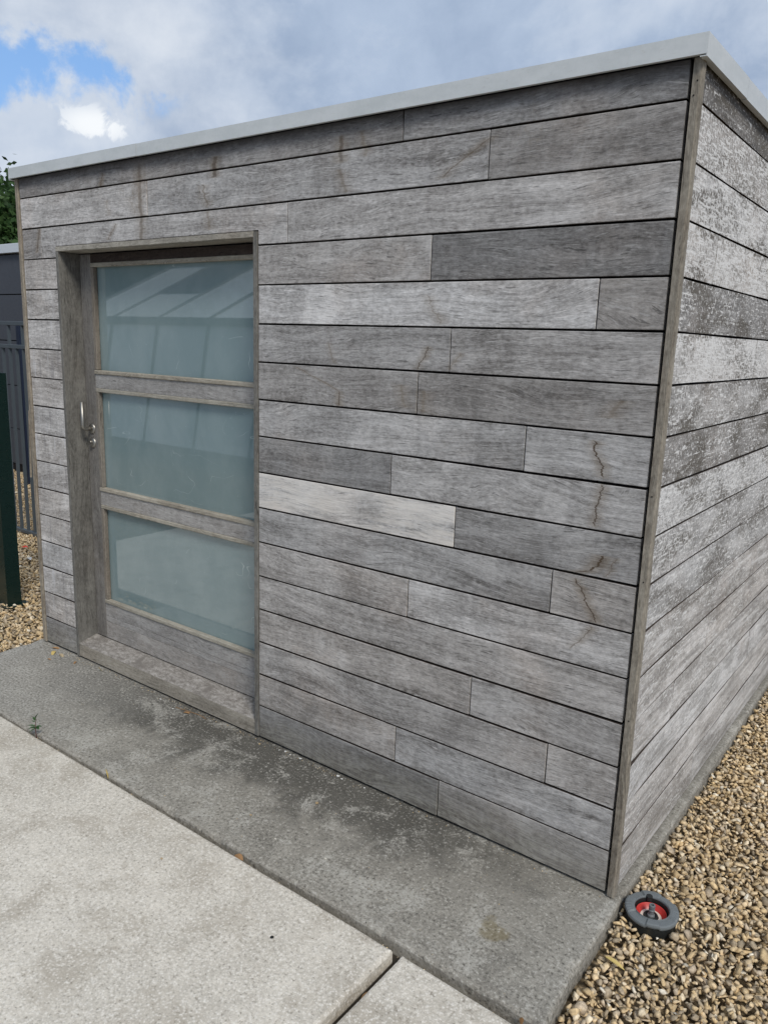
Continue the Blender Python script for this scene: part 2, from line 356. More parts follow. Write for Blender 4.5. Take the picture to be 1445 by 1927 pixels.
def plain(name, col, rough=.5, spec=.5, var=.12, scale=30, metallic=0, bumpd=0):
    m, g = newmat(name); P = g.pos(); f = g.noise(P, scale, 5, .65)
    c = g.mix(f, tuple(x*(1-var) for x in col), tuple(x*(1+var) for x in col))
    finish(g, c, g.mr(f, .3, .7, rough*.85, min(1, rough*1.15)), g.bump(f, .3, bumpd) if bumpd else None, spec, metallic); return m


M_GREEN = plain('dark_green_paint', (.006, .020, .017), .30, .5)
M_FENCE = plain('slate_grey_paint', (.070, .086, .098), .42, .5)
M_NAVY = plain('navy_paint', (.006, .013, .034), .4, .5)
M_PANEL = plain('anthracite_panel', (.062, .068, .082), .5, .4, .05)
M_COPING = plain('pale_metal_coping', (.62, .66, .70), .45, .5, .06)
M_WHITE = plain('white_paint', (.78, .80, .82), .5, .4, .04)
M_BRICK = plain('brown_brick', (.20, .12, .085), .9, .2, .4, 60)
M_PGREY = plain('grey_plastic', (.145, .160, .165), .48, .4, .14, 70, bumpd=.0006)
M_PBLACK = plain('black_plastic', (.016, .018, .018), .5, .4, .3, 50)
M_PRED = plain('red_plastic', (.50, .035, .028), .38, .5, .12, 40)
M_PWHITE = plain('cream_plastic', (.70, .60, .52), .4, .4, .05)
M_LEAF = plain('seedling_leaf', (.045, .105, .035), .6, .3, .2)
M_STEM = plain('seedling_stem', (.10, .035, .03), .6, .3, .2)
M_DRY = plain('dry_leaf', (.33, .19, .09), .8, .2, .35, 90)
M_YEL = plain('yellow_dry_leaf', (.56, .43, .16), .7, .2, .2, 90)
M_STRAW = plain('straw', (.42, .34, .22), .8, .2, .2, 90)
M_BITS = plain('white_crumb', (.66, .65, .62), .9, .2, .15, 200)
M_REDS = plain('red_scrap', (.72, .05, .03), .5, .4, .1)
M_GHG = plain('greenhouse_glazing', (.80, .84, .85), .08, .8, .05, 4)
M_GHF = plain('greenhouse_frame', (.09, .10, .105), .5, .4, .05)
M_BARK = plain('bark', (.09, .065, .045), .95, .1, .3, 20, bumpd=.01)
m, g = newmat('tree_leaf')
ca = g.node('ShaderNodeAttribute', {}, out='Color', attribute_name='col', attribute_type='GEOMETRY')
finish(g, ca, .6, None, .25, transl=ca); M_TLEAF = m
m, g = newmat('dirt_in_joint'); P = g.pos(); f = g.noise(P, 90, 5, .7)
finish(g, g.mix(f, (.02, .017, .013), (.085, .072, .055)), .95, g.bump(f, .6, .006), .1); M_DIRT = m

# ------------------------------------------------------------------ object helpers


def tag(o, label=None, cat=None, group=None, kind=None):
    if label: o['label'] = label
    if cat: o['category'] = cat
    if group: o['group'] = group
    if kind: o['kind'] = kind
    return o


def thing(name, label, cat, loc, group=None):
    o = bpy.data.objects.new(name, None); COL.objects.link(o); o.location = loc; o.empty_display_size = .1
    return tag(o, label, cat, group)


def world_loc(o):
    v = Vector(o.location)
    while o.parent: o = o.parent; v += Vector(o.location)
    return v


def link(name, bm, mat, parent=None, origin=None, smooth=False):
    """bm in world coordinates -> object with its own origin"""
    if origin is None:
        cs = [v.co for v in bm.verts]
        lo = Vector([min(c[i] for c in cs) for i in range(3)]); hi = Vector([max(c[i] for c in cs) for i in range(3)])
        origin = Vector(((lo.x+hi.x)/2, (lo.y+hi.y)/2, lo.z))
    origin = Vector(origin)
    for v in bm.verts: v.co -= origin
    me = bpy.data.meshes.new(name); bm.to_mesh(me); bm.free()
    for mm in (mat if isinstance(mat, (list, tuple)) else [mat]): me.materials.append(mm)
    if smooth:
        for p in me.polygons: p.use_smooth = True
    o = bpy.data.objects.new(name, me); COL.objects.link(o)
    if parent is not None:
        o.parent = parent; o.location = origin - world_loc(parent)
    else: o.location = origin
    return o


def box(bm, x0, x1, y0, y1, z0, z1, bev=0.0):
    r = bmesh.ops.create_cube(bm, size=1)
    for v in r['verts']:
        v.co = Vector(((x0+x1)/2+v.co.x*(x1-x0), (y0+y1)/2+v.co.y*(y1-y0), (z0+z1)/2+v.co.z*(z1-z0)))
    if bev:
        es = list({e for v in r['verts'] for e in v.link_edges})
        bmesh.ops.bevel(bm, geom=es, offset=bev, segments=1, affect='EDGES')
    return bm


def nb(*a, **k): return box(bmesh.new(), *a, **k)


def prism_xz(pts, y0, y1, bev=0):
    """polygon in x,z extruded along y"""
    bm = bmesh.new()
    a = [bm.verts.new((x, y0, z)) for x, z in pts]; b = [bm.verts.new((x, y1, z)) for x, z in pts]
    f = [bm.faces.new(a), bm.faces.new(b[::-1])]
    n = len(pts)
    for i in range(n): f.append(bm.faces.new((a[i], b[i], b[(i+1) % n], a[(i+1) % n])))
    bmesh.ops.recalc_face_normals(bm, faces=bm.faces)
    if bev: bmesh.ops.bevel(bm, geom=[e for e in bm.edges], offset=bev, segments=1, affect='EDGES')
    return bm


def tube(bm, pts, rad, n=10, cap=True):
    pts = [Vector(p) for p in pts]; rings = []
    rads = rad if isinstance(rad, (list, tuple)) else [rad]*len(pts)
    t0 = (pts[1]-pts[0]).normalized(); ref = t0.orthogonal().normalized()
    for i, p in enumerate(pts):
        t = (pts[min(i+1, len(pts)-1)]-pts[max(i-1, 0)]).normalized()
        ref = (ref - t*ref.dot(t)).normalized(); bi = t.cross(ref)
        rings.append([bm.verts.new(p+(ref*math.cos(2*math.pi*k/n)+bi*math.sin(2*math.pi*k/n))*rads[i]) for k in range(n)])
    for a, b in zip(rings, rings[1:]):
        for k in range(n): bm.faces.new((a[k], a[(k+1) % n], b[(k+1) % n], b[k]))
    if cap: bm.faces.new(rings[0][::-1]); bm.faces.new(rings[-1])
    return bm


def lathe(bm, prof, c, n=48, axis=Vector((0, 0, 1)), zoff=None):
    c = Vector(c); axis = Vector(axis).normalized(); e1 = axis.orthogonal().normalized() if abs(axis.z) < .99 else Vector((1, 0, 0)); e2 = axis.cross(e1)
    rings = []
    for r, h in prof:
        rings.append([bm.verts.new(c+axis*(h+(zoff(k/n*2*math.pi, r, h) if zoff else 0))+(e1*math.cos(2*math.pi*k/n)+e2*math.sin(2*math.pi*k/n))*r) for k in range(n)])
    for a, b in zip(rings, rings[1:]):
        for k in range(n): bm.faces.new((a[k], a[(k+1) % n], b[(k+1) % n], b[k]))
    return bm


def slab(outline, ztop, thick, chip, step=.018, bevel=.008, seed=0):
    """flat plate with a worn, chipped rim"""
    P = [Vector((x, y)) for x, y in outline]; n = len(P); ring = []
    for i in range(n):
        a, b = P[i], P[(i+1) % n]; d = b-a; L = d.length; k = max(1, int(L/step)); nr = Vector((-d.y, d.x))/L
        for j in range(k):
            q = a+d*(j/k); ring.append((q, nr if j else (nr+Vector((-(P[i]-P[i-1]).y, (P[i]-P[i-1]).x)).normalized()).normalized()))
    bm = bmesh.new(); R = []
    for q, nr in ring:
        s = mnoise.noise(Vector((q.x*14, q.y*14, seed))) + .6*mnoise.noise(Vector((q.x*50, q.y*50, seed+3)))
        big = max(0, mnoise.noise(Vector((q.x*7, q.y*7, seed+9)))-.25)*2.2
        c = max(0, s)*chip*.5 + big*chip
        R.append([(q+nr*(.0+.3*c), ztop-thick), (q+nr*(.15*c), ztop-bevel-c*1.3), (q+nr*(bevel*.35+c*.7), ztop-bevel*.3-c*.35), (q+nr*(bevel*1.2+c*1.25), ztop)])
    vs = [[bm.verts.new((p.x, p.y, z)) for p, z in r] for r in R]; m_ = len(vs)
    for i in range(m_):
        a, b = vs[i], vs[(i+1) % m_]
        for k in range(3): bm.faces.new((a[k], b[k], b[k+1], a[k+1]))
    bm.faces.new([v[3] for v in vs])
    bmesh.ops.recalc_face_normals(bm, faces=bm.faces)
    return bm


# ------------------------------------------------------------------ ground, slabs
bm = bmesh.new(); s = 900
bm.faces.new([bm.verts.new(c) for c in ((-s, -s, -.085), (s, -s, -.085), (s, s, -.085), (-s, s, -.085))])
tag(link('ground', bm, M_BED, origin=(0, 0, -.085)), kind='structure')

SL = [(-3.375, -.612), (.072, -.598), (.055, -.40), (.052, .02), (.046, 3.72), (-3.44, 3.72), (-3.42, -.01)]
tag(link('foundation_slab', slab(SL, -.012, .12, .016, seed=2), M_SLABD), kind='structure')
bm = nb(-5.0, .05, -5.3, -.55, -.14, -.060)
tag(link('joint_dirt', bm, M_DIRT), kind='structure')

pave = bpy.data.objects.new('pavement', None); COL.objects.link(pave); pave.location = (-1.4, -1.9, -.1); tag(pave, kind='structure')
for (x0, x1, y0, y1, z, nm) in ((-2.725, -.402, -3.05, -.631, -.012, 'a'), (-.372, .055, -3.05, -.634, -.018, 'b'), (-5.05, -2.742, -3.05, -.622, -.014, 'c'),
                            (-2.725, -.402, -5.4, -3.07, -.013, 'd'), (-.372, .055, -5.4, -3.07, -.016, 'e')):
    o = link('paving_slab', slab([(x0, y0), (x1, y0), (x1, y1), (x0, y1+(.010 if y1 > -1 else 0))], z, .055, .0022, step=.03, bevel=.009, seed=ord(nm)), M_SLABL, pave)

# ------------------------------------------------------------------ shed
shed = thing('shed', 'flat-roofed shed clad in weathered grey horizontal boards with a three-pane frosted door', 'shed', (-1.68, 1.8, 0))
XL, XR, DL, DR = -3.339, 0.0, -3.030, -1.612      # cladding ends, opening trim outer edges
GAP = .0065
ZJ = {j: (17-j)*.15 for j in range(0, 18)}; ZJ[0] = 2.53
tones = {1: .82, 2: 1.02, 3: 1.05, 4: .98, 5: 1.12, 6: .93, 7: .90, 8: 1.0, 9: .92, 10: 1.0, 11: .95, 12: 1.05, 13: 1.02, 14: .96, 15: .93, 16: .98, 17: .86}
rows = {1: [XL, -.927, XR], 2: [XL, -2.2975, -.594, XR], 4: [DR, -.794, XR], 5: [DR, -.200, XR], 6: [DR, -.702, XR], 7: [DR, -.828, XR],
        8: [DR, -.403, XR], 9: [DR, -.931, XR], 10: [DR, -.650, XR], 11: [DR, -.275, XR], 12: [DR, -.835, XR], 13: [DR, XR],
        14: [DR, -.548, XR], 15: [DR, -.243, XR], 16: [DR, -.867, XR], 17: [DR, -.662, XR]}
special = {(4, 1): dict(tone=.72), (2, 2): dict(tone=.80), (3, 2): dict(tone=.98), (5, 0): dict(tone=1.22), (5, 1): dict(tone=.82), (6, 1): dict(tone=1.0, streak=.08),
           (9, 0): dict(tone=.74), (10, 0): dict(tone=1.2, bleach=.95), (10, 1): dict(tone=.86), (7, 1): dict(tone=.82), (11, 0): dict(tone=.92), (9, 1): dict(tone=1.02),
           (1, 1): dict(tone=.84), (1, 0): dict(tone=.80), (13, 0): dict(tone=.96), (16, 0): dict(tone=.90), (17, 0): dict(tone=.74), (17, 1): dict(tone=.86), (2, 0): dict(tone=1.18)}


def board_props(o, tone=1.0, bleach=0.0, streak=.05, fleck=0.0):
    o['tone'] = float(1+(tone-1)*1.3); o['bleach'] = float(bleach); o['streak'] = float(streak); o['fleck'] = float(fleck)
    return o


def edge_faces(o, ax):  # gives top, bottom and back faces the painted joint shade
    o.data.materials.append(M_EDGE)
    for p in o.data.polygons:
        if abs(p.normal.z) > .95 or p.normal[ax] * (1 if ax == 1 else -1) > .9: p.material_index = 1
    return o


def front_board(x0, x1, z0, z1, **kw):
    hx = .0021
    dy = random.uniform(-.0012, .0012); t = random.uniform(-.0012, .0012)
    bm = nb(x0+hx, x1-hx, dy, .020+dy, z0+GAP/2+random.uniform(-.0006, .0006), z1-GAP/2+random.uniform(-.0006, .0006), bev=.0016)
    for v in bm.verts:
        k = (v.co.x-x0)/(x1-x0)-.5; v.co.z += k*t*1.2; v.co.y += k*t
    o = edge_faces(link('board', bm, M_FRONT, shed), 1); return board_props(o, **kw)


for r, xs in rows.items():
    for i in range(len(xs)-1):
        kw = dict(tone=tones[r]*random.uniform(.96, 1.04)); kw.update(special.get((r, i), {}))
        z1 = ZJ[r-1] if r > 1 else 2.500
        front_board(xs[i], xs[i+1]-(.0 if xs[i+1] != XR else 0), ZJ[r] if r < 17 else -.002, z1, **kw)
# row 3 passes over the door
front_board(XL, -3.166, ZJ[3], ZJ[2], tone=.92)
xa, xb, zt, z0, z1 = -3.1645, -1.4553, 2.156, ZJ[3]+GAP/2, ZJ[2]-GAP/2
o = link('board', prism_xz([(xa, z0), (DL-.002, z0), (DL-.002, zt), (DR+.002, zt), (DR+.002, z0), (xb, z0), (xb, z1), (xa, z1)], 0, .02, .0014), M_FRONT, shed)
edge_faces(o, 1); board_props(o, 1.08)
front_board(-1.4537, XR, ZJ[3], ZJ[2], tone=1.05)
# short boards left of the door
for r in range(4, 18):
    front_board(XL, DL-.001, ZJ[r] if r < 17 else -.002, ZJ[r-1], tone=1.18 if r < 17 else .86, streak=.5 if r in (6, 7, 9, 10, 11, 13, 15, 16) else .2)

# side boards (face x = .022), slightly warped where they meet the corner
SX, SY0, SY1 = .022, .022, 3.60
sj = {4: [.35], 6: [1.046], 8: [2.3], 2: [2.6], 10: [2.9], 12: [1.482], 13: [.83, 2.6], 14: [.45], 15: [1.667], 16: [2.35], 17: [.86], 3: [1.9], 9: [1.75], 11: [2.5], 5: [2.7]}
sfl = {1: .25, 2: .78, 3: .85, 4: .9, 5: .50, 6: .9, 7: .62, 8: .45, 9: .85, 10: .62, 11: .5, 12: .4, 13: .45, 14: .4, 15: .35, 16: .3, 17: .25}
stn = {1: .52, 2: .85, 3: .95, 4: 1.0, 5: .62, 6: 1.12, 7: .80, 8: .70, 9: .98, 10: .86, 11: .92, 12: .98, 13: 1.10, 14: 1.02, 15: 1.12, 16: 1.06, 17: 1.05}
warp = {9: .003, 10: .002, 11: .003, 12: .010, 13: .009, 14: -.001, 15: .012, 16: -.004, 17: .003}


def side_board(y0, y1, z0, z1, amp, **kw):
    bm = bmesh.new(); g0 = GAP*.5 if z0 > 1.0 else GAP*.42
    ny = max(2, int((y1-y0)/.09)); a0 = y0+.0026; a1 = y1-.0026; nz = 3; th = .020
    grid = []
    sd = random.uniform(0, 50)
    for i in range(ny+1):
        y = a0+(a1-a0)*i/ny; row = []
        for k in range(nz+1):
            t = k/nz; z = (z0+g0)+(z1-z0-2*g0)*t
            wob = mnoise.noise(Vector((y*2.2, sd, 0)))*.0018*(1.6 if z0 < 1 else 1)
            curl = amp*math.exp(-max(0, y-SY0)/.10)*(1-abs(2*t-1)*.5)
            bow = mnoise.noise(Vector((y*1.3, sd+9, t)))*.003
            row.append(bm.verts.new((SX+curl+bow+(-.0012 if k in (0, nz) else 0), y, z+wob)))
        grid.append(row)
    back = [[bm.verts.new((SX-th, v.co.y, v.co.z)) for v in (row[0], row[-1])] for row in grid]
    for i in range(ny):
        for k in range(nz): bm.faces.new((grid[i][k], grid[i+1][k], grid[i+1][k+1], grid[i][k+1]))
        bm.faces.new((back[i][0], back[i+1][0], grid[i+1][0], grid[i][0]))
        bm.faces.new((grid[i][-1], grid[i+1][-1], back[i+1][1], back[i][1]))
    for i in (0, ny): bm.faces.new([back[i][0]]+grid[i]+[back[i][1]])
    bmesh.ops.recalc_face_normals(bm, faces=bm.faces)
    return board_props(edge_faces(link('board', bm, M_SIDE, shed), 0), **kw)


for r in range(1, 18):
    ys = [SY0]+sj.get(r, [])+[SY1]
    for i in range(len(ys)-1):
        z1 = ZJ[r-1] if r > 1 else 2.500
        z0 = ZJ[r] if r < 17 else -.004
        am = warp.get(r, 0) if i == 0 else 0
        side_board(ys[i]+(max(0, am)*.6 if i == 0 else 0), ys[i+1], z0, z1, am, tone=stn[r]*random.uniform(.94, 1.06), fleck=sfl[r]*random.uniform(.9, 1.1), streak=.10)

# hidden left side and rear cladding, boards grouped by row
for r in range(1, 18):
    z1 = ZJ[r-1] if r > 1 else 2.500; z0 = ZJ[r] if r < 17 else -.004
    board_props(link('board', nb(-3.380, -3.360, .03, SY1, z0+GAP/2, z1-GAP/2), M_SIDE, shed), stn[r], 0, .2, .3)
    board_props(link('board', nb(-3.34, .0, SY1-.02, SY1, z0+GAP/2, z1-GAP/2), M_FRONT, shed), .9, 0, .2, 0)

# dark carcass behind the joints
bm = bmesh.new()
box(bm, -3.356, -3.050, .0235, 3.56, .003, 2.4945); box(bm, -1.590, -.0045, .0235, 3.56, .003, 2.4945)
box(bm, -3.050, -1.590, .0235, .20, 2.18, 2.49); box(bm, -3.05, -1.59, .20, 3.56, .003, 2.49)
link('wall_core', bm, M_DARK, shed)

# corner posts: slightly rounded weathered battens with ragged edges


def post(x0, x1, y0, y1, z0, z1, seed):
    bm = bmesh.new(); n = 46; R = []
    for i in range(n+1):
        z = z0+(z1-z0)*i/n; q = []
        for k, (x, y) in enumerate(((x0, y1), (x0, y0), (x1-.005, y0), (x1, y0+.005), (x1, y1))):
            j = mnoise.noise(Vector((z*9, k*7, seed)))*.0014+mnoise.noise(Vector((z*33, k*7, seed)))*.0009
            q.append(bm.verts.new((x+(j if k > 1 else j*.3), y+j*.5, z)))
        R.append(q)
    for a, b in zip(R, R[1:]):
        for k in range(5): bm.faces.new((a[k], a[(k+1) % 5], b[(k+1) % 5], b[k]))
    bm.faces.new(R[0][::-1]); bm.faces.new(R[-1]); bmesh.ops.recalc_face_normals(bm, faces=bm.faces)
    return bm


link('corner_post', post(.0085, .0325, -.006, .021, -.006, 2.496, 1), M_TRIMV, shed)
link('corner_post', post(-3.374, -3.3475, -.004, .028, -.006, 2.496, 5), M_TRIMV, shed)
# splinter lifting off the left post
bm = bmesh.new()
box(bm, -3.3795, -3.3755, -.006, .004, .95, 1.32)
for v in bm.verts:
    if v.co.z < 1: v.co.x -= .010; v.co.y -= .008
link('splinter', bm, M_TRIMV, shed)
for (x, z) in ((.016, 2.405), (.022, 2.44), (.018, 1.33), (.020, 1.07), (.02, .62)):
    bm = bmesh.new(); lathe(bm, [(.0001, .001), (.0022, .001), (.0024, 0)], (x, -.0065, z), 8, (0, -1, 0)); link('nail_head', bm, M_DARK, shed)
# roof trim (grey metal edge) in lengths, with a bottom lip


def trim(pts_profile, a, b, axis, name='roof_trim'):
    bm = bmesh.new()
    for s0, s1 in ((a, b),):
        A, B = [], []
        for p, z in pts_profile:
            A.append(bm.verts.new((s0, p, z) if axis == 'x' else (p, s0, z))); B.append(bm.verts.new((s1, p, z) if axis == 'x' else (p, s1, z)))
        n = len(A)
        for i in range(n): bm.faces.new((A[i], A[(i+1) % n], B[(i+1) % n], B[i]))
        bm.faces.new(A[::-1]); bm.faces.new(B)
    bmesh.ops.recalc_face_normals(bm, faces=bm.faces)
    return link(name, bm, M_FASC, shed)


YF = -.028
pf = [(YF, 2.496), (YF, 2.5455), (YF+.09, 2.5455), (YF+.09, 2.542), (YF+.0025, 2.542), (YF+.0025, 2.4985), (YF+.012, 2.4985), (YF+.012, 2.496)]
trim(pf, -3.385, -2.3282, 'x'); trim([(a, b-.0008) for a, b in pf], -2.3250, .0448, 'x')
XF = .0462
ps = [(XF, 2.489), (XF, 2.5460), (XF-.09, 2.5460), (XF-.09, 2.5425), (XF-.0025, 2.5425), (XF-.0025, 2.4915), (XF-.018, 2.4915), (XF-.018, 2.489)]
trim(ps, YF+.0006, .398, 'y'); trim([(a, b-.0015) for a, b in ps], .3992, 3.63, 'y')
ps2 = [(-3.3855-(a-XF), b) for a, b in ps]; trim(ps2, YF+.001, 3.63, 'y')
pf2 = [(3.63-(a-YF), b) for a, b in pf]; trim(pf2, -3.383, .044, 'x')
link('roof', nb(-3.345, .018, -.012, 3.60, 2.5005, 2.5385), M_ROOF, shed)

# door surround
frame = link('door_frame', nb(DL+.0006, DL+.0225, -.0060, .150, -.003, 2.1295, bev=.0012), M_JAMB, shed, origin=(DL, 0, 0))
link('jamb', nb(DR-.0225, DR-.0006, -.0060, .150, .001, 2.1515, bev=.0012), M_JAMB, frame)
link('head', nb(DL+.0008, DR-.0225-.001, -.0065, .150, 2.1305, 2.1530, bev=.0012), M_TRIMH, frame)
bm = bmesh.new(); xs0, xs1 = DL+.024, DR-.024
pts = [(-.003, .001), (-.003, .0715), (.0, .074), (.100, .0985), (.150, .0985), (.150, .001)]
A = [bm.verts.new((xs0, y, z)) for y, z in pts]; B = [bm.verts.new((xs1, y, z)) for y, z in pts]
for i in range(len(pts)):
    f = bm.faces.new((A[i], A[(i+1) % 6], B[(i+1) % 6], B[i])); f.material_index = 1 if i in (1, 2, 3) else 0
bm.faces.new(A[::-1]); bm.faces.new(B); bmesh.ops.recalc_face_normals(bm, faces=bm.faces)
link('sill', bm, [M_TRIMH, M_SILL], frame)

M_HEADR = wood('dark_top_rail', 'x', dark=(.020, .014, .012), light=(.075, .058, .05), attrs=False)  # top rail, much darker than the other door rails
# door leaf
YD = .102; ZB, ZT = .104, 2.124; LX, RX = -2.993, -1.640; GLX0, GLX1 = -2.903, -1.715
door = link('door', nb(LX, GLX0, YD, YD+.045, ZB, ZT, bev=.0015), M_STILE, shed, origin=(LX, YD, ZB))   # the left stile carries the rest
link('gap_shade_strip', nb(-3.0072, LX-.0006, YD+.012, YD+.03, ZB, ZT), M_DARK, door)  # black strip added to paint shade into the gap between jamb and stile
link('stile', nb(GLX1, RX, YD, YD+.045, ZB, ZT, bev=.0015), M_STILE, door)
e = .0006
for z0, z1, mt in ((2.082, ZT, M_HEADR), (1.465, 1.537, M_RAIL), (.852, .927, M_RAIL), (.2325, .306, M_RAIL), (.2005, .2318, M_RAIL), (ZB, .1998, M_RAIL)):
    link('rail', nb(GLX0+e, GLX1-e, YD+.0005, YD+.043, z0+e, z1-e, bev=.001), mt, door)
for z0, z1 in ((1.537, 2.082), (.927, 1.465), (.306, .852)):
    a, b = GLX0+e, GLX1-e
    # four beads with a chamfered front, each a piece of its own
    bw = .020

    def bead(x0, x1, za, zb_, mt, proud=.003):
        link('glazing_bead', nb(x0, x1, YD-proud, YD+.022, za, zb_, bev=.003), mt, door)
    bead(a, b, z0, z0+bw, M_BEAD, .006); bead(a, b, z1-bw, z1, M_BEAD, .003)
    bead(a, a+.024, z0+bw+e, z1-bw-e, M_BEADV); bead(b-.024, b, z0+bw+e, z1-bw-e, M_BEADV)
    link('pane', nb(a, b, YD+.0225, YD+.030, z0, z1), M_GLASS, door)
# lever handle turned upwards + lock rose
hx, hz = -2.951, 1.252
bm = bmesh.new()
arc = [(hx, YD-.002, hz), (hx, YD-.032, hz)]
for k in range(1, 8):
    t = k/7*math.pi/2; arc.append((hx, YD-.032-.022*math.sin(t), hz+.022*(1-math.cos(t))))
arc.append((hx, YD-.054, hz+.14)); tube(bm, arc, .0096, 14)
link('handle', bm, M_STEEL, door, smooth=True)
for z in (hz, hz-.074):
    bm = bmesh.new(); lathe(bm, [(.0001, .009), (.012, .009), (.022, .008), (.0270, .0045), (.0280, 0)], (hx, YD-.0005, z), 28, (0, -1, 0))
    link('escutcheon' if z != hz else 'handle_rose', bm, M_STEEL, door, smooth=True)
bm = bmesh.new(); lathe(bm, [(.0001, .018), (.0075, .018), (.0085, .016), (.0085, .008)], (hx, YD-.0005, hz-.070), 16, (0, -1, 0))
box(bm, hx-.0035, hx+.0035, YD-.0185, YD-.008, hz-.092, hz-.072); link('lock_cylinder', bm, M_STEEL, door)

# ------------------------------------------------------------------ hose reel by the corner
HC = Vector((.146, .022, -.058)); tilt = Vector((.03, -.02, 1)).normalized()
reel = thing('hose_reel', 'small round grey plastic hose reel with red centre, lying on gravel at the shed corner', 'hose reel', HC)
n_ = 96
AF = math.atan2(-.85, .30)       # direction of the front tab


def seg(th, r, h):
    """raised lugs round the rim, lowered bays between them"""
    if r < .056: return 0
    d = (th-AF+math.pi) % (2*math.pi)-math.pi
    low = (.26 < abs(d) < 1.12) or (2.1 < abs(d) < 2.75)
    z = -.0052 if low else 0
    if 1.12 < abs(d) < 1.75 and r > .070 and int(abs(d)*42) % 2: z -= .0022
    return z


bm = bmesh.new(); lathe(bm, [(.0001, .0), (.070, .0), (.0765, .006), (.0775, .052), (.074, .054)], HC, 64, tilt)
link('drum', bm, M_PBLACK, reel, smooth=False)
bm = bmesh.new(); lathe(bm, [(.0785, .046), (.0820, .050), (.0830, .055), (.0815, .0600), (.077, .0625), (.063, .0630), (.0565, .0628), (.0545, .0620), (.0525, .0585), (.0515, .048)], HC, n_, tilt, seg)
link('rim', bm, M_PGREY, reel, smooth=False)
bm = bmesh.new(); lathe(bm, [(.0512, .056), (.0505, .030), (.049, .024)], HC, 48, tilt); link('well', bm, M_PBLACK, reel)
bm = bmesh.new(); lathe(bm, [(.0470, .043), (.0458, .0435), (.0445, .041), (.034, .027), (.030, .024)], HC, 48, tilt); link('red_cup', bm, M_PRED, reel, smooth=True)
bm = bmesh.new(); lathe(bm, [(.0335, .0275), (.0325, .0290), (.0240, .0290), (.0235, .0275)], HC, 40, tilt); link('hub_ring', bm, M_PWHITE, reel)
bm = bmesh.new(); lathe(bm, [(.0225, .0290), (.0215, .0335), (.0165, .0335), (.016, .029), (.012, .029), (.0115, .028), (.0001, .028)], HC, 36, tilt); link('hub_plate', bm, M_PBLACK, reel)
bm = bmesh.new()
lathe(bm, [(.0125, .030), (.0118, .036), (.0085, .039), (.0075, .048), (.0098, .050), (.0100, .054), (.0078, .056), (.0078, .0590), (.0098, .0605), (.0098, .0700), (.0088, .0715), (.0052, .0715), (.0050, .060), (.0001, .060)], HC, 28, tilt)
link('tap_connector', bm, M_PGREY, reel, smooth=False)
e2 = Vector((math.cos(AF), math.sin(AF), 0)); bm = bmesh.new()
p0 = HC+tilt*.050+e2*.050; tube(bm, [p0+Vector((-.010, 0, 0)), p0+e2*.004, p0+Vector((.012, 0, .0))], .003, 6)
link('latch', bm, M_PBLACK, reel)
bm = bmesh.new(); lathe(bm, [(.0001, .0643), (.010, .0643), (.0105, .050)], HC+Vector((-.024, .046, 0)), 20, tilt)
link('finger_knob', bm, M_PBLACK, reel)

# ------------------------------------------------------------------ green post
gp = thing('steel_post', 'dark green square steel post bolted down on gravel left of the shed', 'post', (-4.24, .255, -.055))
x0, x1, y0, y1 = -4.300, -4.179, .209, .305
bm = bmesh.new()
for a in ((x0, x1, y0, y0+.005), (x0, x1, y1-.005, y1), (x0, x0+.005, y0+.005, y1-.005), (x1-.005, x1, y0+.005, y1-.005)): box(bm, a[0], a[1], a[2], a[3], -.045, 1.476)
link('shaft', bm, M_GREEN, gp)
link('base_plate', nb(x0-.045, x1+.030, y0-.020, y1+.050, -.055, -.0452, bev=.001), M_GREEN, gp)
for bx, by in ((x0-.028, y0+.03), (x1+.015, y1+.03), (x0-.028, y1+.025)):
    bm = bmesh.new(); lathe(bm, [(.0001, .010), (.009, .010), (.0095, 0)], (bx, by, -.045), 6); link('bolt', bm, M_STEEL, gp)

# ------------------------------------------------------------------ railing fence
YFN = 1.30
fence = thing('railing_fence', 'slate grey metal railing fence with thin uprights running up to the shed', 'fence', (-6, YFN, -.05))
fx0, fx1 = -10.2, -3.42
for z0, z1 in ((1.778, 1.812), (1.586, 1.618), (-.034, -.004)):
    link('rail', nb(fx0, fx1, YFN-.018, YFN+.018, z0, z1, bev=.002), M_FENCE, fence)
xb = -5.864; k0 = int((xb-fx0)/.111)
barmesh = {}
for k in range(-k0, int((fx1-xb)/.111)+1):
    x = xb+k*.111
    long_ = (k % 2 != 0)
    for (z0, z1, key) in ((-.004, 1.586, 'a'),)+(((1.618, 1.778, 'b'),) if long_ else ()):
        if key not in barmesh:
            o = link('bar', nb(x-.011, x+.011, YFN-.011, YFN+.011, z0, z1), M_FENCE, fence); barmesh[key] = o
        else:
            o = barmesh[key].copy(); COL.objects.link(o); o.parent = fence; o.location = (x-fence.location.x, 0, z0-fence.location.z)
for x in (-8.06, fx0, -3.45):
    link('fence_post', nb(x-.03, x+.03, YFN+.020, YFN+.080, -.08, 1.83, bev=.002), M_FENCE, fence)

